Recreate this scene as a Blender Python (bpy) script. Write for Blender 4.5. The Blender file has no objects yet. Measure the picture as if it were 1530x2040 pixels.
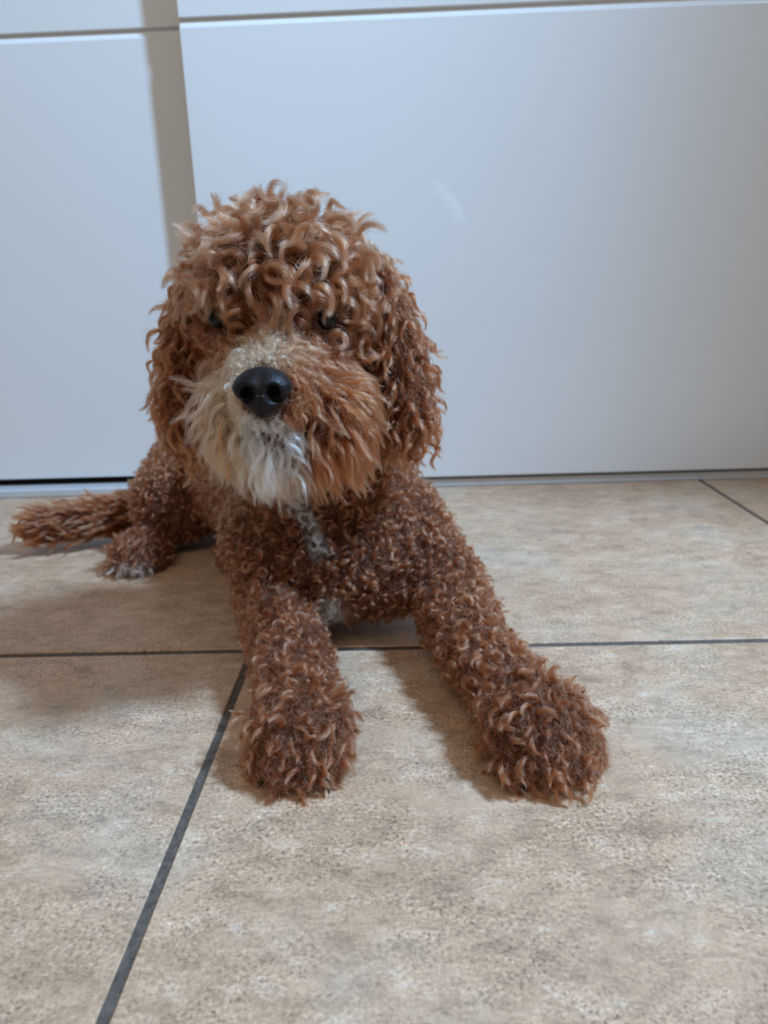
import bpy, bmesh, math
import numpy as np
from mathutils import Vector, Matrix, noise as mnoise

# ------------------------------------------------------------------ camera
S = bpy.context.scene
COL = S.collection
F_PX = 1494.1
cam_d = bpy.data.cameras.new('camera')
cam = bpy.data.objects.new('camera', cam_d)
COL.objects.link(cam)
fw = Vector((-0.02823, 0.95838, -0.28409))
rt = Vector((0.99928, 0.01986, -0.03232))
up = Vector((0.02533, 0.28480, 0.95825))
M = Matrix((( rt.x, up.x, -fw.x, 0), (rt.y, up.y, -fw.y, 0), (rt.z, up.z, -fw.z, 0.30), (0, 0, 0, 1)))
cam.matrix_world = M
cam_d.sensor_fit = 'VERTICAL'
cam_d.sensor_height = 34.6
cam_d.sensor_width = 25.95
cam_d.lens = F_PX / 2040.0 * 34.6
cam_d.clip_start = 0.01
cam_d.dof.use_dof = True
cam_d.dof.focus_distance = 0.47
cam_d.dof.aperture_fstop = 9.0
S.camera = cam

# ------------------------------------------------------------------ light
W = bpy.data.worlds.new('room_light')
S.world = W
W.use_nodes = True
nt = W.node_tree
bg = nt.nodes['Background']
bg.inputs['Color'].default_value = (1.0, 0.965, 0.91, 1)
bg.inputs['Strength'].default_value = 0.165

def area_light(name, loc, target, sx, sy, color, power):
    d = bpy.data.lights.new(name, 'AREA')
    d.shape = 'RECTANGLE'; d.size = sx; d.size_y = sy
    d.color = color; d.energy = power
    o = bpy.data.objects.new(name, d)
    COL.objects.link(o)
    o.location = loc
    o.rotation_euler = (Vector(target) - Vector(loc)).to_track_quat('-Z', 'Y').to_euler()
    return o
area_light('window_daylight', (1.58, 0.09, 2.37), (-0.1, 0.8, 0.15), 0.16, 0.50, (0.40, 0.660, 1.0), 150)
area_light('ceiling_fill', (-0.5, -1.1, 2.2), (-0.1, 0.6, 0.1), 1.6, 1.2, (1.0, 0.91, 0.80), 17)  # unseen warm fill added to lift the floor and ambient

S.view_settings.view_transform = 'Standard'
S.view_settings.look = 'None'
S.view_settings.gamma = 1.0
S.view_settings.exposure = 0.0
S.view_settings.use_curve_mapping = False
S.cycles_curves.shape = 'RIBBONS'
S.cycles_curves.subdivisions = 2

# ------------------------------------------------------------------ helpers
def link_mesh(name, verts, faces, mats, parent=None, smooth=False, mat_idx=None):
    me = bpy.data.meshes.new(name)
    me.from_pydata([tuple(v) for v in verts], [], faces)
    for m in (mats if isinstance(mats, (list, tuple)) else [mats]):
        me.materials.append(m)
    if mat_idx is not None:
        me.polygons.foreach_set('material_index', mat_idx)
    if smooth:
        me.polygons.foreach_set('use_smooth', [True] * len(me.polygons))
    me.update()
    o = bpy.data.objects.new(name, me)
    COL.objects.link(o)
    if parent: o.parent = parent
    return o

def material(name):
    m = bpy.data.materials.new(name)
    m.use_nodes = True
    return m, m.node_tree, m.node_tree.nodes['Principled BSDF']

def ramp(nt, stops, interp='LINEAR'):
    r = nt.nodes.new('ShaderNodeValToRGB')
    r.color_ramp.interpolation = interp
    e = r.color_ramp.elements
    e[0].position, e[0].color = stops[0][0], (*stops[0][1], 1)
    e[1].position, e[1].color = stops[-1][0], (*stops[-1][1], 1)
    for p, c in stops[1:-1]:
        n = e.new(p); n.color = (*c, 1)
    return r

def tex_noise(nt, vec, scale, detail=6, rough=0.6, dist=0.0):
    n = nt.nodes.new('ShaderNodeTexNoise')
    n.inputs['Scale'].default_value = scale
    n.inputs['Detail'].default_value = detail
    n.inputs['Roughness'].default_value = rough
    n.inputs['Distortion'].default_value = dist
    nt.links.new(vec, n.inputs['Vector'])
    return n

def mix(nt, a, b, fac, mode='MIX'):
    m = nt.nodes.new('ShaderNodeMix')
    m.data_type = 'RGBA'; m.blend_type = mode
    for sock, v in ((m.inputs[6], a), (m.inputs[7], b), (m.inputs[0], fac)):
        if isinstance(v, (int, float)): sock.default_value = v
        elif isinstance(v, tuple): sock.default_value = (*v, 1)
        else: nt.links.new(v, sock)
    return m.outputs[2]

# ------------------------------------------------------------------ materials of the room
def tile_material():
    m, nt, b = material('stone_look_tile')
    tc = nt.nodes.new('ShaderNodeTexCoord').outputs['Object']
    big = tex_noise(nt, tc, 7.0, 4, 0.55, 0.2)
    mp = nt.nodes.new('ShaderNodeMapping')
    mp.inputs['Scale'].default_value = (0.75, 1.25, 1)
    mp.inputs['Rotation'].default_value = (0, 0, 0.25)
    nt.links.new(tc, mp.inputs['Vector'])
    mid = tex_noise(nt, mp.outputs[0], 42.0, 9, 0.78, 0.15)
    fine = tex_noise(nt, tc, 420.0, 4, 0.7, 0.2)
    c1 = ramp(nt, [(0.32, (0.42, 0.245, 0.15)), (0.50, (0.55, 0.345, 0.212)), (0.66, (0.58, 0.465, 0.35))])
    nt.links.new(big.outputs['Fac'], c1.inputs[0])
    c2 = ramp(nt, [(0.37, (0.23, 0.155, 0.105)), (0.45, (0.43, 0.295, 0.195)), (0.57, (0.57, 0.385, 0.26)), (0.67, (0.76, 0.64, 0.52))])
    nt.links.new(mid.outputs['Fac'], c2.inputs[0])
    base = mix(nt, c1.outputs[0], c2.outputs[0], 0.55)
    # fine light and dark pores, gathered into patches
    patch = tex_noise(nt, mp.outputs[0], 15.0, 6, 0.7, 0.1)
    pr = ramp(nt, [(0.36, (0.15, 0.15, 0.15)), (0.60, (1, 1, 1))])
    nt.links.new(patch.outputs['Fac'], pr.inputs[0])
    fr = ramp(nt, [(0.36, (0.22, 0.17, 0.13)), (0.45, (0.88, 0.88, 0.86)), (0.55, (1.05, 1.05, 1.05)), (0.64, (1.6, 1.6, 1.6))])
    nt.links.new(fine.outputs['Fac'], fr.inputs[0])
    speck = mix(nt, (1.0, 1.0, 1.0), fr.outputs[0], pr.outputs[0])
    base2 = mix(nt, base, speck, 0.85, 'MULTIPLY')
    # whitish worn flecks
    wn = tex_noise(nt, mp.outputs[0], 60.0, 7, 0.75, 0.3)
    wr = ramp(nt, [(0.64, (0, 0, 0)), (0.72, (0.65, 0.65, 0.65))])
    nt.links.new(wn.outputs['Fac'], wr.inputs[0])
    vn_ = tex_noise(nt, mp.outputs[0], 24.0, 7, 0.75, 0.5)
    vr = ramp(nt, [(0.0, (1, 1, 1)), (0.44, (1, 1, 1)), (0.485, (0.66, 0.64, 0.63)), (0.53, (1, 1, 1)), (1.0, (1, 1, 1))])
    nt.links.new(vn_.outputs['Fac'], vr.inputs[0])
    base2 = mix(nt, base2, vr.outputs[0], 0.55, 'MULTIPLY')
    base3 = mix(nt, base2, (0.66, 0.60, 0.53), wr.outputs[0])
    nt.links.new(base3, b.inputs['Base Color'])
    b.inputs['Roughness'].default_value = 0.42
    b.inputs['Specular IOR Level'].default_value = 0.35
    bp = nt.nodes.new('ShaderNodeBump')
    bp.inputs['Strength'].default_value = 0.35
    bp.inputs['Distance'].default_value = 0.0008
    hm = nt.nodes.new('ShaderNodeMath'); hm.operation = 'MULTIPLY'
    nt.links.new(fine.outputs['Fac'], hm.inputs[0]); nt.links.new(pr.outputs[0], hm.inputs[1])
    ha = nt.nodes.new('ShaderNodeMath'); ha.operation = 'ADD'
    nt.links.new(hm.outputs[0], ha.inputs[0]); nt.links.new(mid.outputs['Fac'], ha.inputs[1])
    nt.links.new(ha.outputs[0], bp.inputs['Height'])
    nt.links.new(bp.outputs[0], b.inputs['Normal'])
    return m

def grout_material():
    m, nt, b = material('dark_grout')
    tc = nt.nodes.new('ShaderNodeTexCoord').outputs['Object']
    n = tex_noise(nt, tc, 260, 5, 0.7)
    r = ramp(nt, [(0.35, (0.055, 0.043, 0.034)), (0.65, (0.125, 0.10, 0.08))])
    nt.links.new(n.outputs['Fac'], r.inputs[0]); nt.links.new(r.outputs[0], b.inputs['Base Color'])
    b.inputs['Roughness'].default_value = 0.85
    return m

def lacquer(name, col, rough=0.16):
    m, nt, b = material(name)
    tc = nt.nodes.new('ShaderNodeTexCoord').outputs['Object']
    n = tex_noise(nt, tc, 3.5, 3, 0.5)
    r = ramp(nt, [(0.3, tuple(c * 0.985 for c in col)), (0.7, col)])
    nt.links.new(n.outputs['Fac'], r.inputs[0]); nt.links.new(r.outputs[0], b.inputs['Base Color'])
    b.inputs['Roughness'].default_value = rough
    b.inputs['Specular IOR Level'].default_value = 0.5
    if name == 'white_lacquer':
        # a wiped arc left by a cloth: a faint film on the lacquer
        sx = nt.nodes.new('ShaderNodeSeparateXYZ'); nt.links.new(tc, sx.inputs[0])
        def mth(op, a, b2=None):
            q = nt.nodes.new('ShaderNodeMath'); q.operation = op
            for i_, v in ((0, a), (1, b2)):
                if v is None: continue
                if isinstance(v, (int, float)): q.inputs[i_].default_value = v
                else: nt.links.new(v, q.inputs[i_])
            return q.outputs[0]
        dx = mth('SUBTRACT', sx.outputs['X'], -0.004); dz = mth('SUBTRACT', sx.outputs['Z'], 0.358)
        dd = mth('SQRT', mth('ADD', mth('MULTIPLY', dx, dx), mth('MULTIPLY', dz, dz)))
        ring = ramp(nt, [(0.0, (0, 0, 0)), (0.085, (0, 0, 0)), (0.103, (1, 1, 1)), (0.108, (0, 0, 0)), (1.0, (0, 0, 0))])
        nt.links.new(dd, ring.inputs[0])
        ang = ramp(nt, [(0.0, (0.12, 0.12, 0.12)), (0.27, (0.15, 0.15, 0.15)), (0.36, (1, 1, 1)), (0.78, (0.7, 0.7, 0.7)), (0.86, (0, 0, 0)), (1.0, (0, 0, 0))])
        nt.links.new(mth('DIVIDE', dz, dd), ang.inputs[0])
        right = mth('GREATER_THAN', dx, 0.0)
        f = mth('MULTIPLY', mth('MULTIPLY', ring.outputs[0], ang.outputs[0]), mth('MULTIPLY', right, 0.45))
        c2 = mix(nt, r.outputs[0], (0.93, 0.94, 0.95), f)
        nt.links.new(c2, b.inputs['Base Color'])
    return m

M_TILE, M_GROUT = tile_material(), grout_material()
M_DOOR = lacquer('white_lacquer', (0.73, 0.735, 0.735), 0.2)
M_ALU = lacquer('brushed_aluminium', (0.52, 0.53, 0.545), 0.3)
M_WALL = lacquer('wall_paint', (0.70, 0.68, 0.64), 0.8)
M_DARK = lacquer('cavity_shade', (0.03, 0.03, 0.03), 0.8)  # near-black paint stands for the shade behind the doors

# ------------------------------------------------------------------ room
def struct(o, label):
    o['kind'] = 'structure'; o['label'] = label
    return o

TX, TY, TS, GW = -0.137, 0.595, 0.5976, 0.0062     # joint centres and pitch of the 60 cm tiles
V, Fc, MI = [], [], []
def add_box(x0, x1, y0, y1, z0, z1, mi=0, bev=0.0):
    i = len(V)
    b = bev
    V.extend([(x0, y0, z0), (x1, y0, z0), (x1, y1, z0), (x0, y1, z0),
              (x0, y0, z1 - b), (x1, y0, z1 - b), (x1, y1, z1 - b), (x0, y1, z1 - b),
              (x0 + b, y0 + b, z1), (x1 - b, y0 + b, z1), (x1 - b, y1 - b, z1), (x0 + b, y1 - b, z1)])
    q = [(3, 2, 1, 0), (8, 9, 10, 11)] + [(k, (k + 1) % 4, 4 + (k + 1) % 4, 4 + k) for k in range(4)] + \
        [(4 + k, 4 + (k + 1) % 4, 8 + (k + 1) % 4, 8 + k) for k in range(4)]
    for f in q:
        Fc.append(tuple(i + a for a in f)); MI.append(mi)
for a in range(-3, 3):
    for c in range(-4, 2):
        x0 = TX + a * TS + GW / 2; y0 = TY + c * TS + 0.0040
        add_box(x0, x0 + TS - GW, y0, y0 + TS - 0.0080, -0.010, 0.0, 0, 0.0009)
i = len(V)
V += [(TX - 3 * TS, TY - 4 * TS, -0.0016), (TX + 3 * TS, TY - 4 * TS, -0.0016), (TX + 3 * TS, TY + 2 * TS, -0.0016), (TX - 3 * TS, TY + 2 * TS, -0.0016)]
Fc.append((i, i + 1, i + 2, i + 3)); MI.append(1)
floor = struct(link_mesh('floor', V, Fc, [M_TILE, M_GROUT], mat_idx=MI), 'beige stone look floor tiles with dark grout joints')

def door_panel(name, x0, x1, yf, thick, z0, z1, grooves, label):
    # cross section in (y, z), groove = sharp upper lip, curved lower chamfer
    prof = [(yf + 0.0012, z0), (yf, z0 + 0.0012)]
    for g in grooves:                                  # g = top of the groove
        prof += [(yf, g - 0.0125), (yf + 0.0006, g - 0.0112), (yf + 0.0040, g - 0.0052),
                 (yf + 0.0052, g - 0.0036), (yf + 0.0056, g - 0.0022), (yf + 0.0054, g - 0.0006),
                 (yf + 0.0006, g), (yf, g + 0.0006)]
    prof += [(yf, z1), (yf + thick, z1), (yf + thick, z0)]
    n = len(prof); e = 0.0012
    vs, fs = [], []
    xs = [x0, x0 + e, x1 - e, x1]
    for k, x in enumerate(xs):
        ins = e if k in (0, 3) else 0
        for (y, z) in prof:
            vs.append((x, y + (ins if y < yf + thick - 1e-6 else 0), z))
    for k in range(3):
        for j in range(n):
            a = k * n + j; b2 = k * n + (j + 1) % n
            fs.append((a, a + n, b2 + n, b2))
    fs.append(tuple(range(n))); fs.append(tuple(range(3 * n, 4 * n))[::-1])
    return struct(link_mesh(name, vs, fs, M_DOOR), label)
GZ = 0.6555
door_panel('door_1', -1.35, -0.21, 1.1705, 0.020, 0.0238, 2.1, [GZ, GZ + 0.6, GZ + 1.2], 'rear white glossy sliding door panel on the left with a horizontal groove')
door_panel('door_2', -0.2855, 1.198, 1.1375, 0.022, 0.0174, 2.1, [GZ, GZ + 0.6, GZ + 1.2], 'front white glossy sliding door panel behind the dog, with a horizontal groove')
# bottom rail: front face, top face and the raised guide ribs
V, Fc, MI = [], [], []
add_box(-1.35, 1.198, 1.1430, 1.1850, 0.0011, 0.0120, 0, 0.0010)
add_box(-1.35, 1.198, 1.1450, 1.1830, 0.0, 0.0012, 0, 0.0)
add_box(-1.35, 1.198, 1.1520, 1.1535, 0.0118, 0.0150, 0, 0.0002)
struct(link_mesh('trim_1', V, Fc, M_ALU), 'aluminium bottom rail under the sliding doors')
V, Fc, MI = [], [], []
add_box(-1.35, 0.995, 1.20, 1.24, 0.0, 2.3, 0, 0)
struct(link_mesh('wall_back', V, Fc, M_DARK), 'back panel painted near-black for the shade behind the sliding doors')
V, Fc, MI = [], [], []
add_box(1.20, 1.42, 0.39, 1.24, 0.0, 2.3, 0, 0)  # unseen stub added to block window light at the right end
struct(link_mesh('shade_stub_right', V, Fc, M_WALL), 'off-frame wall stub added to shade the right of the sliding doors')

# ------------------------------------------------------------------ the dog: skin surface
def tag(o, label=None, cat=None):
    if label: o['label'] = label
    if cat: o['category'] = cat
    return o
dog = bpy.data.objects.new('dog', None)
COL.objects.link(dog)
dog.location = (-0.07, 0.62, 0)
tag(dog, 'curly red-brown dog with a cream muzzle lying on the tiled floor', 'dog')
INV = Matrix.Translation(-dog.location)

# region, a, ra, b, rb  (tapered capsules)
CAPS = [
 ('torso', (-.070, .662, .102), .079, (-.062, .640, .080), .064),
 ('torso', (-.098, .640, .072), .052, (-.022, .640, .068), .050),
 ('torso', (-.066, .672, .100), .079, (-.125, .79, .100), .080),
 ('torso', (-.125, .79, .100), .080, (-.215, .93, .085), .070),
 ('torso', (-.070, .645, .145), .066, (-.082, .605, .225), .052),
 ('head', (-.085, .590, .292), .058, (-.085, .568, .290), .056),
 ('head', (-.085, .575, .265), .054, (-.085, .55, .250), .045),
 ('muzzle', (-.084, .530, .243), .036, (-.082, .463, .242), .0200),
 ('muzzle', (-.086, .545, .215), .034, (-.086, .482, .214), .016),
 ('muzzle', (-.080, .545, .232), .043, (-.054, .512, .217), .028),
 ('muzzle', (-.084, .545, .232), .042, (-.106, .505, .222), .024),
 ('ear_right', (-.025, .592, .305), .018, (-.004, .590, .255), .018),
 ('ear_right', (-.004, .590, .255), .018, (.003, .580, .200), .017),
 ('ear_left', (-.145, .592, .305), .018, (-.166, .590, .255), .018),
 ('ear_left', (-.166, .590, .255), .018, (-.168, .582, .200), .017),
 ('leg', (-.012, .665, .090), .044, (.036, .610, .046), .029),
 ('leg', (.036, .612, .043), .029, (.051, .520, .031), .0235),
 ('leg', (.051, .520, .031), .0235, (.076, .452, .026), .023),
 ('leg', (-.122, .665, .088), .046, (-.112, .600, .040), .030),
 ('leg', (-.114, .600, .040), .028, (-.094, .520, .031), .023),
 ('leg', (-.090, .520, .032), .025, (-.076, .455, .026), .023),
 ('haunch', (-.270, .930, .078), .056, (-.282, .885, .058), .050),
 ('haunch', (-.270, .900, .050), .042, (-.300, .850, .028), .020),
 ('hind_paw', (-.300, .850, .024), .020, (-.309, .812, .019), .018),
 ('haunch', (-.170, .86, .040), .034, (-.190, .785, .022), .018),
 ('tail', (-.255, .965, .050), .024, (-.360, .915, .030), .020),
 ('tail', (-.360, .915, .030), .020, (-.447, .882, .028), .019),
]
# paw ellipsoids: centre, radii, rotation about z
ELL = [
 ('paw', (-.074, .436, .024), (.032, .034, .023), 0.0),
 ('paw', (.082, .434, .024), (.034, .036, .023), -0.30),
 ('hind_paw', (-.309, .812, .017), (.031, .030, .020), 0.1),
]
def toes(cx, cy, rot, w, reg, r):
    for k in range(4):
        u = (-1.5 + k) / 1.5
        x, y = u * w, -0.026 + 0.010 * u * u
        c, s = math.cos(rot), math.sin(rot)
        ELL.append((reg, (cx + c * x - s * y, cy + s * x + c * y, r * 1.15), (r, r * 1.4, r), rot))
toes(-.074, .434, 0.0, .021, 'paw', .0105)
toes(.082, .430, 0.30, .023, 'paw', .0110)
toes(-.309, .812, 0.0, .018, 'hind_paw', .0085)

def capsule_mesh(bm, a, ra, b, rb, seg=20, rings=8):
    a, b = Vector(a), Vector(b)
    d = (b - a); L = d.length; q = d.to_track_quat('Z', 'Y')
    rows = []
    for k in range(rings + 1):
        t = -math.pi / 2 + math.pi / 2 * k / rings
        rows.append((ra * math.sin(t), ra * math.cos(t)))
    for k in range(rings + 1):
        t = math.pi / 2 * k / rings
        rows.append((L + rb * math.sin(t), rb * math.cos(t)))
    prev = None
    for z, r in rows:
        ring = [bm.verts.new(a + q @ Vector((max(r, 1e-5) * math.cos(2 * math.pi * j / seg), max(r, 1e-5) * math.sin(2 * math.pi * j / seg), z))) for j in range(seg)]
        if prev:
            for j in range(seg):
                bm.faces.new((prev[j], prev[(j + 1) % seg], ring[(j + 1) % seg], ring[j]))
        else: bm.faces.new(ring[::-1])
        prev = ring
    bm.faces.new(prev)

bm = bmesh.new()
for _, a, ra, b, rb in CAPS: capsule_mesh(bm, a, ra, b, rb)
for _, c, r, rot in ELL:
    m4 = Matrix.Translation(c) @ Matrix.Rotation(rot, 4, 'Z') @ Matrix.Diagonal((*r, 1))
    bmesh.ops.create_uvsphere(bm, u_segments=20, v_segments=12, radius=1, matrix=m4)
me0 = bpy.data.meshes.new('tmp'); bm.to_mesh(me0); bm.free()
tmp = bpy.data.objects.new('tmp', me0); COL.objects.link(tmp)
rm = tmp.modifiers.new('r', 'REMESH'); rm.mode = 'VOXEL'; rm.voxel_size = 0.0035
sm = tmp.modifiers.new('s', 'SMOOTH'); sm.factor = 0.6; sm.iterations = 5
me = bpy.data.meshes.new_from_object(tmp.evaluated_get(bpy.context.evaluated_depsgraph_get()))
bpy.data.objects.remove(tmp); bpy.data.meshes.remove(me0)
nv = len(me.vertices)
co = np.empty(nv * 3); me.vertices.foreach_get('co', co); co = co.reshape(-1, 3)
co[:, 2] = np.maximum(co[:, 2], 0.0012)

for e in ((-.1240, .285), (-.0500, .282)):
    w_ = np.exp(-(((co[:, 0] - e[0]) / .010) ** 2 + ((co[:, 2] - e[1]) / .009) ** 2)) * (co[:, 1] < .56) * (co[:, 2] > .25)
    co[:, 1] += .010 * w_

def skin_material():
    m, nt, b = material('dog_skin')
    tc = nt.nodes.new('ShaderNodeTexCoord').outputs['Object']
    n = tex_noise(nt, tc, 120, 4, 0.6)
    r = ramp(nt, [(0.3, (0.055, 0.020, 0.008)), (0.7, (0.10, 0.04, 0.018))])
    nt.links.new(n.outputs['Fac'], r.inputs[0]); nt.links.new(r.outputs[0], b.inputs['Base Color'])
    b.inputs['Roughness'].default_value = 0.9
    return m
M_SKIN = skin_material()
me.vertices.foreach_set('co', (co - np.array(dog.location)).ravel())
me.materials.clear(); me.materials.append(M_SKIN)
me.polygons.foreach_set('use_smooth', [True] * len(me.polygons))
me.update(); me.name = 'body'
body = bpy.data.objects.new('body', me); COL.objects.link(body); body.parent = dog

# ------------------------------------------------------------------ root sampling
rng = np.random.default_rng(7)
me.calc_loop_triangles()
nt_ = len(me.loop_triangles)
tri = np.empty(nt_ * 3, dtype=np.int32); me.loop_triangles.foreach_get('vertices', tri); tri = tri.reshape(-1, 3)
vn = np.empty(nv * 3); me.vertices.foreach_get('normal', vn); vn = vn.reshape(-1, 3)
A, B, C = co[tri[:, 0]], co[tri[:, 1]], co[tri[:, 2]]
area = np.linalg.norm(np.cross(B - A, C - A), axis=1) / 2

def unit(v): return v / np.maximum(np.linalg.norm(v, axis=-1, keepdims=True), 1e-9)
def sample(n):
    t = rng.choice(nt_, n, p=area / area.sum())
    u, v = rng.random(n), rng.random(n)
    f = u + v > 1; u[f], v[f] = 1 - u[f], 1 - v[f]
    w = 1 - u - v
    P = A[t] * w[:, None] + B[t] * u[:, None] + C[t] * v[:, None]
    N = unit(vn[tri[t, 0]] * w[:, None] + vn[tri[t, 1]] * u[:, None] + vn[tri[t, 2]] * v[:, None])
    return P, N
def thin(P, rad):
    """poisson-like thinning: keep points further than rad (scalar or per point) from kept ones"""
    rad = np.broadcast_to(rad, (len(P),))
    cell = {}; h = rad.max(); keep = []
    K = np.floor(P / h).astype(int)
    for i in range(len(P)):
        k = tuple(K[i]); ok = True; r2 = rad[i] ** 2; p = P[i]
        for dx in (-1, 0, 1):
            for dy in (-1, 0, 1):
                for dz in (-1, 0, 1):
                    for j in cell.get((k[0] + dx, k[1] + dy, k[2] + dz), ()):
                        q = P[j]
                        if (p[0]-q[0])**2 + (p[1]-q[1])**2 + (p[2]-q[2])**2 < r2:
                            ok = False; break
                    if not ok: break
                if not ok: break
            if not ok: break
        if ok:
            cell.setdefault(k, []).append(i); keep.append(i)
    return np.array(keep, dtype=int)

REG = sorted({c[0] for c in CAPS} | {e[0] for e in ELL})
def region(P):
    best = np.full(len(P), 1e9); idx = np.zeros(len(P), int)
    for nme, a, ra, b, rb in CAPS:
        a, b = np.array(a), np.array(b); ab = b - a
        t = np.clip(((P - a) @ ab) / (ab @ ab), 0, 1)
        d = np.linalg.norm(P - a - t[:, None] * ab, axis=1) - (ra + (rb - ra) * t)
        f = d < best; best[f] = d[f]; idx[f] = REG.index(nme)
    for nme, c, r, _ in ELL:
        d = (np.linalg.norm((P - np.array(c)) / np.array(r), axis=1) - 1) * min(r)
        f = d < best; best[f] = d[f]; idx[f] = REG.index(nme)
    return idx
R_ = {n: i for i, n in enumerate(REG)}

# visible side of the animal: the camera and everything a step to either side of it
EYES = np.array([(-.1240, .5235, .2850), (-.0500, .5235, .2820)])
NOSE = np.array((-.0825, .444, .2437))

def fbm(P, scale, seed=0.0):
    out = np.empty(len(P))
    for i, p in enumerate(P):
        out[i] = mnoise.noise(Vector((p[0] * scale + seed, p[1] * scale, p[2] * scale)))
    return out

# coat colours (linear), true pigment of the coat
RED = np.array((0.200, 0.063, 0.027)); RUST = np.array((0.180, 0.052, 0.018)); DARK = np.array((0.080, 0.027, 0.013))
GING = np.array((0.30, 0.120, 0.054)); CREAM = np.array((0.70, 0.44, 0.27)); WHITE = np.array((0.86, 0.84, 0.82))
def sstep(x, a, b):
    t = np.clip((x - a) / (b - a), 0, 1); return t * t * (3 - 2 * t)
def seg_d(P, a, b):
    a, b = np.array(a), np.array(b); ab = b - a
    t = np.clip(((P - a) @ ab) / (ab @ ab), 0, 1)
    return np.linalg.norm(P - a - t[:, None] * ab, axis=1)
def pigment(P, reg):
    n = len(P)
    c = np.tile(RED, (n, 1))
    k = fbm(P, 45, 3.1)[:, None]
    c = c + (GING - RED) * np.clip(k, 0, 1) * 0.5 + (DARK - RED) * np.clip(-k, 0, 1) * 0.5
    # topknot bleached
    hd = (reg == R_['head'])[:, None] * sstep(P[:, 2], .27, .33)[:, None]
    c = c + (np.array((0.235, 0.105, 0.054)) - c) * hd * 0.6
    ear = ((reg == R_['ear_left']) | (reg == R_['ear_right']))[:, None]
    c = c + (RUST - c) * ear * 0.6
    tl = (reg == R_['tail'])[:, None]
    c = c + (RUST * .8 - c) * tl * 0.8
    wc = (np.hypot(P[:, 0] + .096, P[:, 2] - .340) < .0032) & (reg == R_['head']) & (P[:, 1] < .60)
    c[wc] = WHITE * .9
    # muzzle
    mz = (reg == R_['muzzle'])
    x, z = P[:, 0], P[:, 2]
    rust = mz * sstep(x, -.078, -.066)
    c = c + (RUST * 1.15 - c) * rust[:, None] * 0.95
    cream = mz * sstep(-x, .072, .082) * (1 - .75 * sstep(-x, .112, .128)) * (1 - sstep(P[:, 1], .52, .56))
    c = c + (CREAM - c) * cream[:, None] * 0.85
    bridge = mz * sstep(z, .252, .262) * (1 - sstep(np.abs(x + .084), .016, .026))
    c = c + (CREAM * (0.95, .85, .75) - c) * bridge[:, None] * 0.30
    wh = mz * (1 - sstep(np.hypot(x + .086, z - .216), .013, .021)) * (1 - sstep(P[:, 1], .505, .52))
    c = c + (WHITE - c) * wh[:, None]
    Q = P * (1, 0, 1); fr_ = (reg == R_['torso']) * (P[:, 1] < .64)
    s = np.minimum(seg_d(Q, (-.094, 0, .164), (-.084, 0, .134)), seg_d(Q, (-.084, 0, .134), (-.070, 0, .100)))
    st = (1 - sstep(s, .0065, .0090)) * fr_
    st = np.maximum(st, 0.75 * (1 - sstep(seg_d(Q, (-.068, 0, .052), (-.064, 0, .036)), .007, .011)) * fr_)
    c = c + (WHITE * 1.08 - c) * st[:, None]
    toe = (reg == R_['hind_paw']) * (1 - sstep(P[:, 1], .785, .795)) * (1 - sstep(z, .010, .020))
    c = c + (WHITE * .8 - c) * toe[:, None] * 0.45
    return c

# ------------------------------------------------------------------ hair shader
def hair_material():
    m = bpy.data.materials.new('curly_fur'); m.use_nodes = True
    nt = m.node_tree
    nt.nodes.clear()
    out = nt.nodes.new('ShaderNodeOutputMaterial')
    h = nt.nodes.new('ShaderNodeBsdfHairPrincipled')
    h.model = 'CHIANG'; h.parametrization = 'COLOR'
    at = nt.nodes.new('ShaderNodeAttribute'); at.attribute_name = 'fur_colour'
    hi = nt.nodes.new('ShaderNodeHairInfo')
    r = ramp(nt, [(0.0, (0.38, 0.34, 0.32)), (0.45, (0.95, 0.95, 0.95)), (1.0, (1.20, 1.22, 1.24))])  # roots darkened in colour as crevice shade, tips lightened
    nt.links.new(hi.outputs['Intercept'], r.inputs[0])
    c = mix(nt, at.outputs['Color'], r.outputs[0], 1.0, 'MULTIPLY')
    nt.links.new(c, h.inputs['Color'])
    h.inputs['Roughness'].default_value = 0.25
    h.inputs['Radial Roughness'].default_value = 0.55
    h.inputs['Random Roughness'].default_value = 0.2
    nt.links.new(h.outputs[0], out.inputs['Surface'])
    return m
M_HAIR = hair_material()

def make_hair(name, pts, rad, colr, parent):
    """pts (n, k, 3) world, rad (n, k), colr (n, 3)"""
    n, k, _ = pts.shape
    hc = bpy.data.hair_curves.new(name)
    hc.add_curves([k] * n)
    p = (pts - np.array(dog.location)).astype(np.float32)
    hc.position_data.foreach_set('vector', p.ravel())
    ra = hc.attributes.get('radius') or hc.attributes.new('radius', 'FLOAT', 'POINT')
    ra.data.foreach_set('value', rad.astype(np.float32).ravel())
    ca = hc.attributes.new('fur_colour', 'FLOAT_COLOR', 'CURVE')
    c4 = np.ones((n, 4), np.float32); c4[:, :3] = np.clip(colr, 0.005, 0.97)
    ca.data.foreach_set('color', c4.ravel())
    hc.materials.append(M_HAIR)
    o = bpy.data.objects.new(name, hc); COL.objects.link(o); o.parent = parent
    return o

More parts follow.
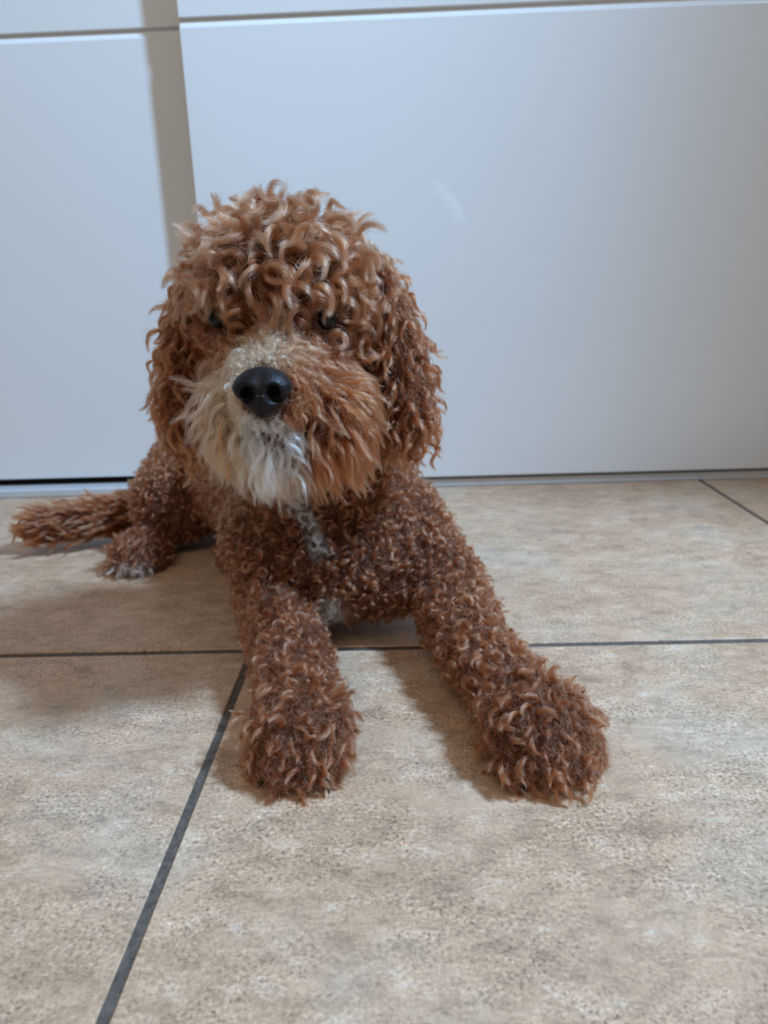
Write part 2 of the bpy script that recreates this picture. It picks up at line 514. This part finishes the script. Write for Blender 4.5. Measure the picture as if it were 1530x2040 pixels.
def locks(P, N, T, col, L, curl, turns, R, strands, K=14, lift=0.7, grav=0.5, flat=0.55, tip=0.18, wander=0.25, srad=0.00012, jit=0.22):
    """guide locks -> strands.  All per-lock arguments are scalars or arrays."""
    n = len(P)
    g = lambda v: np.broadcast_to(np.asarray(v, float), (n,)).copy()
    L, curl, turns, R, lift, grav, flat = map(g, (L, curl, turns, R, lift, grav, flat))
    s = np.linspace(0, 1, K)
    rnd = rng.normal(size=(n, 3)) * wander; rnd2 = rng.normal(size=(n, 3)) * wander
    G = np.array((0, 0, -1.0))
    X = np.zeros((n, K, 3)); D = np.zeros((n, K, 3)); X[:, 0] = P
    for j in range(K):
        d = N * (lift * (1 - s[j]) + 0.12)[:, None] + T * (0.35 + 0.75 * s[j]) + G * (grav * s[j])[:, None] + rnd + rnd2 * (s[j] * 1.6)
        d = unit(d); D[:, j] = d
        if j: X[:, j] = X[:, j - 1] + d * (L / (K - 1))[:, None]
    E1 = unit(np.cross(D, np.roll(N, 0, 0)[:, None, :] + rnd[:, None, :] * 0.2)); E2 = unit(np.cross(E1, D))
    ph = rng.random(n) * 2 * np.pi; sg = np.where(rng.random(n) < 0.5, -1, 1)
    th = ph[:, None] + sg[:, None] * 2 * np.pi * turns[:, None] * s[None, :] ** 0.9
    rr = curl[:, None] * np.minimum(1, s * 2.2)[None, :] * (1 - 0.25 * s[None, :])
    m = int(strands)
    prof = np.interp(s, [0, .15, .45, .8, 1], [.75, 1, 1, .5 + .5 * tip, tip])
    a = np.sqrt(rng.random((n, m))); b = rng.random((n, m)) * 2 * np.pi
    ox, oy = a * np.cos(b), a * np.sin(b)
    stray = (rng.random((n, m)) < 0.12) * (0.6 + rng.random((n, m)) * 1.2) + 1.0
    lenf = 1 - 0.28 * rng.random((n, m)) ** 2
    ss = lenf[..., None] * s
    fi = ss * (K - 1); i0 = np.minimum(fi.astype(int), K - 2); fr = (fi - i0)[..., None]
    ar = np.arange(n)[:, None, None]
    def samp(Q): return Q[ar, i0] * (1 - fr) + Q[ar, i0 + 1] * fr
    thS = samp(th[..., None])[..., 0] + (rng.normal(size=(n, m)) * jit)[..., None] * (0.3 + s) * (1 + 2 * (stray[..., None] > 1))
    rS = samp(rr[..., None]) * (1 + .18 * rng.normal(size=(n, m, 1, 1)))
    GD, F1, F2 = samp(D), samp(E1), samp(E2)
    ctS, stS = np.cos(thS)[..., None], np.sin(thS)[..., None]
    C1 = ctS * F1 + stS * F2; C2 = -stS * F1 + ctS * F2
    GX = samp(X) + rS * C1
    wob = 0.16 * np.sin(s * 9 + (rng.random((n, m)) * 6.28)[..., None]) * s
    w1 = (R[:, None, None] * prof * (ox[..., None] * stray[..., None] + wob))
    w2 = (R[:, None, None] * prof * (oy[..., None] * flat[:, None, None] * stray[..., None]))
    wide = unit(np.cross(GD, C1))
    out = GX + C1 * w2[..., None] + GD * w1[..., None] * 0.5 + wide * (w1 * 0.6)[..., None]
    out[..., 2] = np.maximum(out[..., 2], 0.0008 + 0.001 * rng.random((n, m, 1)))
    rad = srad * np.interp(s, [0, .6, 1], [1, .9, .3])[None, None, :] * (0.75 + 0.5 * rng.random((n, m, 1)))
    cs = col[:, None, :] * (1 + rng.normal(size=(n, m, 1)) * 0.10)
    return out.reshape(-1, K, 3), np.broadcast_to(rad, (n, m, K)).reshape(-1, K), cs.reshape(-1, 3)

def tangent(N, D):
    return unit(D - N * np.sum(N * D, 1, keepdims=True) + 1e-6)

def lock_tint(col):
    mixm = (rng.random((len(col), 1)) < .30) * (col[:, 1:2] > .30) * (col[:, 2:3] < .62) * rng.random((len(col), 1))
    col = col + (GING * 1.1 - col) * mixm
    v = 1 + rng.normal(size=(len(col), 1)) * 0.16
    w = rng.random((len(col), 1)) ** 2 * 0.35
    return np.clip(col * v * (1 - w) + (GING * 1.1 * np.mean(v)) * w * (col[:, :1] < .6) + col * w * (col[:, :1] >= .6), 0.01, 0.95)

def groom_dir(P, N, reg):
    D = np.tile(np.array((0, -.15, -1.0)), (len(P), 1))
    t = reg == R_['torso']; back = t & (P[:, 1] > .70)
    D[back] = (-.35, .6, -.5)
    lg = (reg == R_['leg']); low = lg & (P[:, 1] < .60)
    D[low] = (0.0, -1.0, -.35)
    pw = reg == R_['paw']; D[pw] = (0, -1.0, -.55)
    h = reg == R_['haunch']; D[h] = (-.2, -.3, -1)
    hp = reg == R_['hind_paw']; D[hp] = (0, -1, -.4)
    tl = reg == R_['tail']; D[tl] = (-1, -.35, .08)
    hd = reg == R_['head']
    v = P[hd] - np.array((-.085, .60, .335)); v[:, 2] -= .035; v[:, 1] -= .02
    D[hd] = unit(v)
    er = (reg == R_['ear_left']) | (reg == R_['ear_right']); D[er] = (0, -.1, -1)
    mz = reg == R_['muzzle']
    v = P[mz] - np.array((-.083, .430, .262)); v[:, 1] *= 0.45; v[:, 2] -= .020 + .35 * np.abs(v[:, 0])
    D[mz] = unit(v)
    return tangent(N, D)

parts = {}
def emit(part, arr):
    parts.setdefault(part, []).append(arr)

# one candidate pool of roots
P0, N0 = sample(60000)
reg0 = region(P0)
ok = ~((N0[:, 2] < -0.55) & (P0[:, 2] < 0.02))
ok &= ~((P0[:, 1] > 0.75) & (P0[:, 1] - 0 > 0.75) & (N0[:, 1] > 0.75))
P0, N0, reg0 = P0[ok], N0[ok], reg0[ok]
eye_d = np.min([np.hypot(P0[:, 0] - e[0], (P0[:, 2] - e[2]) * 1.1) + np.maximum(P0[:, 1] - e[1] - .03, 0) for e in EYES], axis=0)
nose_d = np.hypot((P0[:, 0] - NOSE[0]) / 1.0, (P0[:, 2] - NOSE[2]) / 0.95)
near_nose = (nose_d < .0155) & (P0[:, 1] < .47)

def pick(mask, spacing):
    i = np.where(mask)[0]
    k = thin(P0[i], spacing)
    return i[k]
isr = lambda *n: np.isin(reg0, [R_[q] for q in n])

# body, legs, haunch: tight ringlets
i = pick(isr('torso', 'leg', 'haunch'), .0053)
P, N, rg = P0[i], N0[i], reg0[i]
T = groom_dir(P, N, rg); n = len(i)
emit('coat', locks(P, N, T, lock_tint(pigment(P, rg)), .0105 + .005 * rng.random(n), .0032 + .0013 * rng.random(n), 1.0 + .6 * rng.random(n), .0022, 42, K=16, lift=.70, grav=.22, wander=.45, tip=.5, jit=.18))
# paws: longer waved locks running to the toes
i = pick(isr('paw', 'hind_paw'), .0056)
P, N, rg = P0[i], N0[i], reg0[i]
T = groom_dir(P, N, rg); n = len(i)
emit('paw_fur', locks(P, N, T, lock_tint(pigment(P, rg)), .014 + .006 * rng.random(n), .0022 + .001 * rng.random(n), .8 + .4 * rng.random(n), .0031, 50, K=14, lift=.34, grav=.25, wander=.30, tip=.45))
# head: long waved locks
i = pick(isr('head') & (eye_d > .0160) & ~((P0[:, 1] < .55) & (P0[:, 2] < .262)), .0070)
P, N, rg = P0[i], N0[i], reg0[i]
T = groom_dir(P, N, rg); n = len(i)
top = sstep(P[:, 2], .27, .31)
brow = 1 - sstep(eye_d[i], .018, .034)
L = (.021 + .016 * top + .012 * rng.random(n)) * (1 - .5 * brow)
emit('head_fur', locks(P, N, T, lock_tint(pigment(P, rg)), L, .0042 + .0026 * rng.random(n), .9 + .7 * rng.random(n), .0030 + .0022 * rng.random(n), 84, K=22, lift=.70 + .35 * rng.random(n), grav=.32, wander=.36, tip=.30, jit=.24))
# ears
for q, nm in (('ear_left', 'left_ear_fur'), ('ear_right', 'right_ear_fur')):
    i = pick(isr(q), .0066)
    P, N, rg = P0[i], N0[i], reg0[i]
    T = groom_dir(P, N, rg); n = len(i)
    emit('ear_fur:' + q, locks(P, N, T, lock_tint(pigment(P, rg)), .026 + .008 * rng.random(n), .0026 + .0012 * rng.random(n), 1.2 + .6 * rng.random(n), .0036, 56, K=18, lift=.36, grav=.8, wander=.22, tip=.12))
# muzzle and beard
mz = (isr('muzzle') | (isr('head') & (P0[:, 1] < .55) & (P0[:, 2] < .262))) & ~near_nose & (eye_d > .0115)
mouth = (np.abs(P0[:, 0] + .083) < .0016) & (P0[:, 2] < .230) & (P0[:, 2] > .211) | (np.abs(P0[:, 0] + .083) < .006) & (np.abs(P0[:, 2] - .2115 + .25 * np.abs(P0[:, 0] + .083)) < .002)
i = pick(mz & ~(mouth & (P0[:, 1] < .49)), .0036)
P, N, rg = P0[i], N0[i], np.full(len(i), R_['muzzle'])
T = groom_dir(P, N, rg); n = len(i)
far = np.linalg.norm(P - NOSE, axis=1)
bridge = sstep(P[:, 2], .252, .266)
L = np.interp(far, [.015, .03, .06, .10], [.006, .017, .034, .037]) * (1 - .40 * bridge) * (.85 + .3 * rng.random(n))
chin = (1 - sstep(P[:, 2], .200, .222)) * (1 - sstep(P[:, 1], .51, .54))
T = unit(T + np.array((.35, 0, -.3)) * chin[:, None])
L = L * (1 + .15 * chin)
emit('muzzle_fur', locks(P, N, T, lock_tint(pigment(P, rg)), L * (1 - .12 * sstep(P[:, 0], -.06, -.04)), .0010 + (.070 - .035 * (P[:, 0] > -.075)) * L, .7 + .5 * rng.random(n), .0020 + .0012 * rng.random(n), 36, K=18, lift=.30, grav=.75, wander=.20, tip=.30, flat=.7, jit=.3, srad=.00010))
# long pale beard locks hanging from the chin
i = pick(isr('muzzle') & (np.abs(P0[:, 0] + .088) < .015) & (P0[:, 2] < .213) & (P0[:, 1] < .515) & (N0[:, 1] < .2), .0080)
P, N, rg = P0[i], N0[i], reg0[i]; n = len(i)
T = unit(np.tile(np.array((.34, -.12, -1.0)), (n, 1)) + rng.normal(size=(n, 3)) * .10)
bc = WHITE * .5 + CREAM * .5 + (WHITE - CREAM) * (rng.random((n, 1)) - .5) * .9
emit('muzzle_fur', locks(P, N, T, bc, .026 + .016 * rng.random(n), .0028, .7 + .4 * rng.random(n), .0022, 40, K=18, lift=.12, grav=.9, wander=.16, tip=.35, jit=.35, srad=.00010))
# tail plume
i = pick(isr('tail'), .0052)
P, N, rg = P0[i], N0[i], reg0[i]
T = groom_dir(P, N, rg); n = len(i)
emit('tail_fur', locks(P, N, T, lock_tint(pigment(P, rg)), .024 + .012 * rng.random(n), .0034, .5 + .5 * rng.random(n), .0036, 50, K=16, lift=.42, grav=.10, wander=.15, tip=.3))

# soft undercoat everywhere, darkened in colour as shade between the locks
Pu, Nu = sample(70000); ru = region(Pu)
ed = np.min([np.hypot(Pu[:, 0] - e[0], Pu[:, 2] - e[2]) for e in EYES], axis=0)
nd = np.hypot(Pu[:, 0] - NOSE[0], Pu[:, 2] - NOSE[2])
ok = ~((Nu[:, 2] < -0.6) & (Pu[:, 2] < 0.02)) & (ed > .009) & ~((nd < .0135) & (Pu[:, 1] < .48))
Pu, Nu, ru = Pu[ok], Nu[ok], ru[ok]
for key, names in (('coat', ('torso', 'leg', 'haunch')), ('paw_fur', ('paw', 'hind_paw')), ('head_fur', ('head',)), ('muzzle_fur', ('muzzle',)),
                   ('ear_fur:ear_left', ('ear_left',)), ('ear_fur:ear_right', ('ear_right',)), ('tail_fur', ('tail',))):
    k = np.isin(ru, [R_[q] for q in names])
    P, N, rg = Pu[k], Nu[k], ru[k]
    L = np.where(rg == R_['muzzle'], np.interp(np.linalg.norm(P - NOSE, axis=1), [.015, .05], [.004, .012]), .011)
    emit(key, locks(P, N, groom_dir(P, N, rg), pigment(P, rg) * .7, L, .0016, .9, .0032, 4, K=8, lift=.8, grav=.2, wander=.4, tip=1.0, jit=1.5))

def resample(a, K):
    if a.shape[1] == K: return a
    f = np.linspace(0, a.shape[1] - 1, K); i0 = np.minimum(f.astype(int), a.shape[1] - 2); w = f - i0
    if a.ndim == 3: w = w[:, None]
    return a[:, i0] * (1 - w) + a[:, i0 + 1] * w
for key, arrs in parts.items():
    K = arrs[0][0].shape[1]
    make_hair(key.split(':')[0], np.concatenate([resample(a[0], K) for a in arrs]),
              np.concatenate([resample(a[1], K) for a in arrs]), np.concatenate([a[2] for a in arrs]), dog)
print('strands', sum(len(a[0]) for v in parts.values() for a in v))

# ------------------------------------------------------------------ nose, eyes, mouth
def gloss(name, col, rough, bump=0.0, coat=0.0):
    m, nt, b = material(name)
    b.inputs['Base Color'].default_value = (*col, 1); b.inputs['Roughness'].default_value = rough
    b.inputs['Coat Weight'].default_value = coat; b.inputs['Specular IOR Level'].default_value = 0.2 if bump else 0.3; b.inputs['Coat Roughness'].default_value = 0.25
    if bump:
        tc = nt.nodes.new('ShaderNodeTexCoord').outputs['Object']
        v = nt.nodes.new('ShaderNodeTexVoronoi'); v.inputs['Scale'].default_value = 1300
        nt.links.new(tc, v.inputs['Vector'])
        bp = nt.nodes.new('ShaderNodeBump'); bp.inputs['Strength'].default_value = bump; bp.inputs['Distance'].default_value = 0.0002
        nt.links.new(v.outputs['Distance'], bp.inputs['Height']); nt.links.new(bp.outputs[0], b.inputs['Normal'])
    return m
M_NOSE = gloss('nose_leather', (0.009, 0.007, 0.008), 0.40, 0.8, 0.05)
M_EYE = gloss('dark_eye', (0.004, 0.003, 0.003), 0.12, 0, 0.0)
M_CLAW = gloss('claw_horn', (0.015, 0.012, 0.012), 0.35)

nu, nw = 120, 90
vs, fs = [], []
for j in range(nw + 1):
    ph = math.pi * j / nw                       # 0 = top pole
    w = math.cos(ph)
    for i_ in range(nu):
        th = 2 * math.pi * i_ / nu
        sx = math.copysign(abs(math.sin(th)) ** 0.85, math.sin(th)); cy = -math.cos(th)
        rr = math.sin(ph) ** 0.8
        u, v = sx * rr, cy * rr                 # v = -1 : front
        wid = np.interp(w, [-1, -.75, -.35, 0, .3, .7, 1], [.34, .50, .70, .92, 1.03, 1.02, .92])
        x = .0182 * u * wid; z = .0152 * w; y = .0125 * v
        z += -.0012 * (abs(u) ** 2) * (w > 0) * w
        if v < 0.2:
            # nostrils with a slit that curls out and down
            for sgn in (-1, 1):
                a = (x - sgn * .0074) / .0034; b_ = (z - .0008) / .0042
                y += .0105 * math.exp(-(a * a + b_ * b_) ** 1.3)
                a = (x - sgn * .0108) / .0034; b_ = (z + .0036) / .0013
                y += .0050 * math.exp(-(a * a + b_ * b_))
                a = (x - sgn * .0072) / .0050; b_ = (z - .0062) / .0030
                y -= .0012 * math.exp(-(a * a + b_ * b_))
            y += .0016 * math.exp(-(x / .0007) ** 2) * (z < .003) * min(1, (.003 - z) / .003)
            y += .0010 * math.exp(-(x / .003) ** 2) * (z > 0)
        y += .18 * (z if z > 0 else 0.45 * z) + (0.10 * -z if z < 0 else 0)
        vs.append((x, y, z))
for j in range(nw):
    for i_ in range(nu):
        a = j * nu + i_; b_ = j * nu + (i_ + 1) % nu
        fs.append((a, a + nu, b_ + nu, b_))
nose = link_mesh('nose', vs, fs, M_NOSE, dog, smooth=True)
nose.location = Vector(NOSE) - dog.location
nose['label'] = 'glossy black nose'
def claw(x, y, z, rot):
    bm = bmesh.new(); prev = None
    for k in range(7):
        t = k / 6; rr = .0019 * (1 - t) ** 0.7 + .0001
        c = Vector((0, -.010 * t, .0022 * (1 - t * t)))
        ring = [bm.verts.new(c + Vector((rr * math.cos(a), 0, rr * 1.2 * math.sin(a)))) for a in [2 * math.pi * j / 10 for j in range(10)]]
        if prev:
            for j in range(10): bm.faces.new((prev[j], prev[(j + 1) % 10], ring[(j + 1) % 10], ring[j]))
        else: bm.faces.new(ring[::-1])
        prev = ring
    bm.faces.new(prev)
    m_ = bpy.data.meshes.new('claw'); bm.to_mesh(m_); bm.free(); m_.materials.append(M_CLAW)
    m_.polygons.foreach_set('use_smooth', [True] * len(m_.polygons))
    o = bpy.data.objects.new('claw', m_); COL.objects.link(o); o.parent = dog
    o.location = Vector((x, y, z)) - dog.location; o.rotation_euler = (0, 0, rot)
for x, y, rt_ in ((-.094, .400, -.15), (-.080, .394, -.05), (-.066, .394, .05), (-.053, .398, .2)): claw(x, y + .0085 * (x < -.06) + .003 * (x > -.06), .004, rt_)
for x, y, rt_ in ((.068, .395, 0), (.084, .394, .2), (.099, .398, .35), (.112, .406, .5)): claw(x, y + .006, .004, rt_)
for e in EYES:
    bm = bmesh.new(); bmesh.ops.create_uvsphere(bm, u_segments=32, v_segments=20, radius=.0072)
    m_ = bpy.data.meshes.new('eye'); bm.to_mesh(m_); bm.free()
    m_.polygons.foreach_set('use_smooth', [True] * len(m_.polygons)); m_.materials.append(M_EYE)
    o = bpy.data.objects.new('eye', m_); COL.objects.link(o); o.parent = dog
    o.location = Vector(e) + Vector((0, .0025, 0)) - dog.location
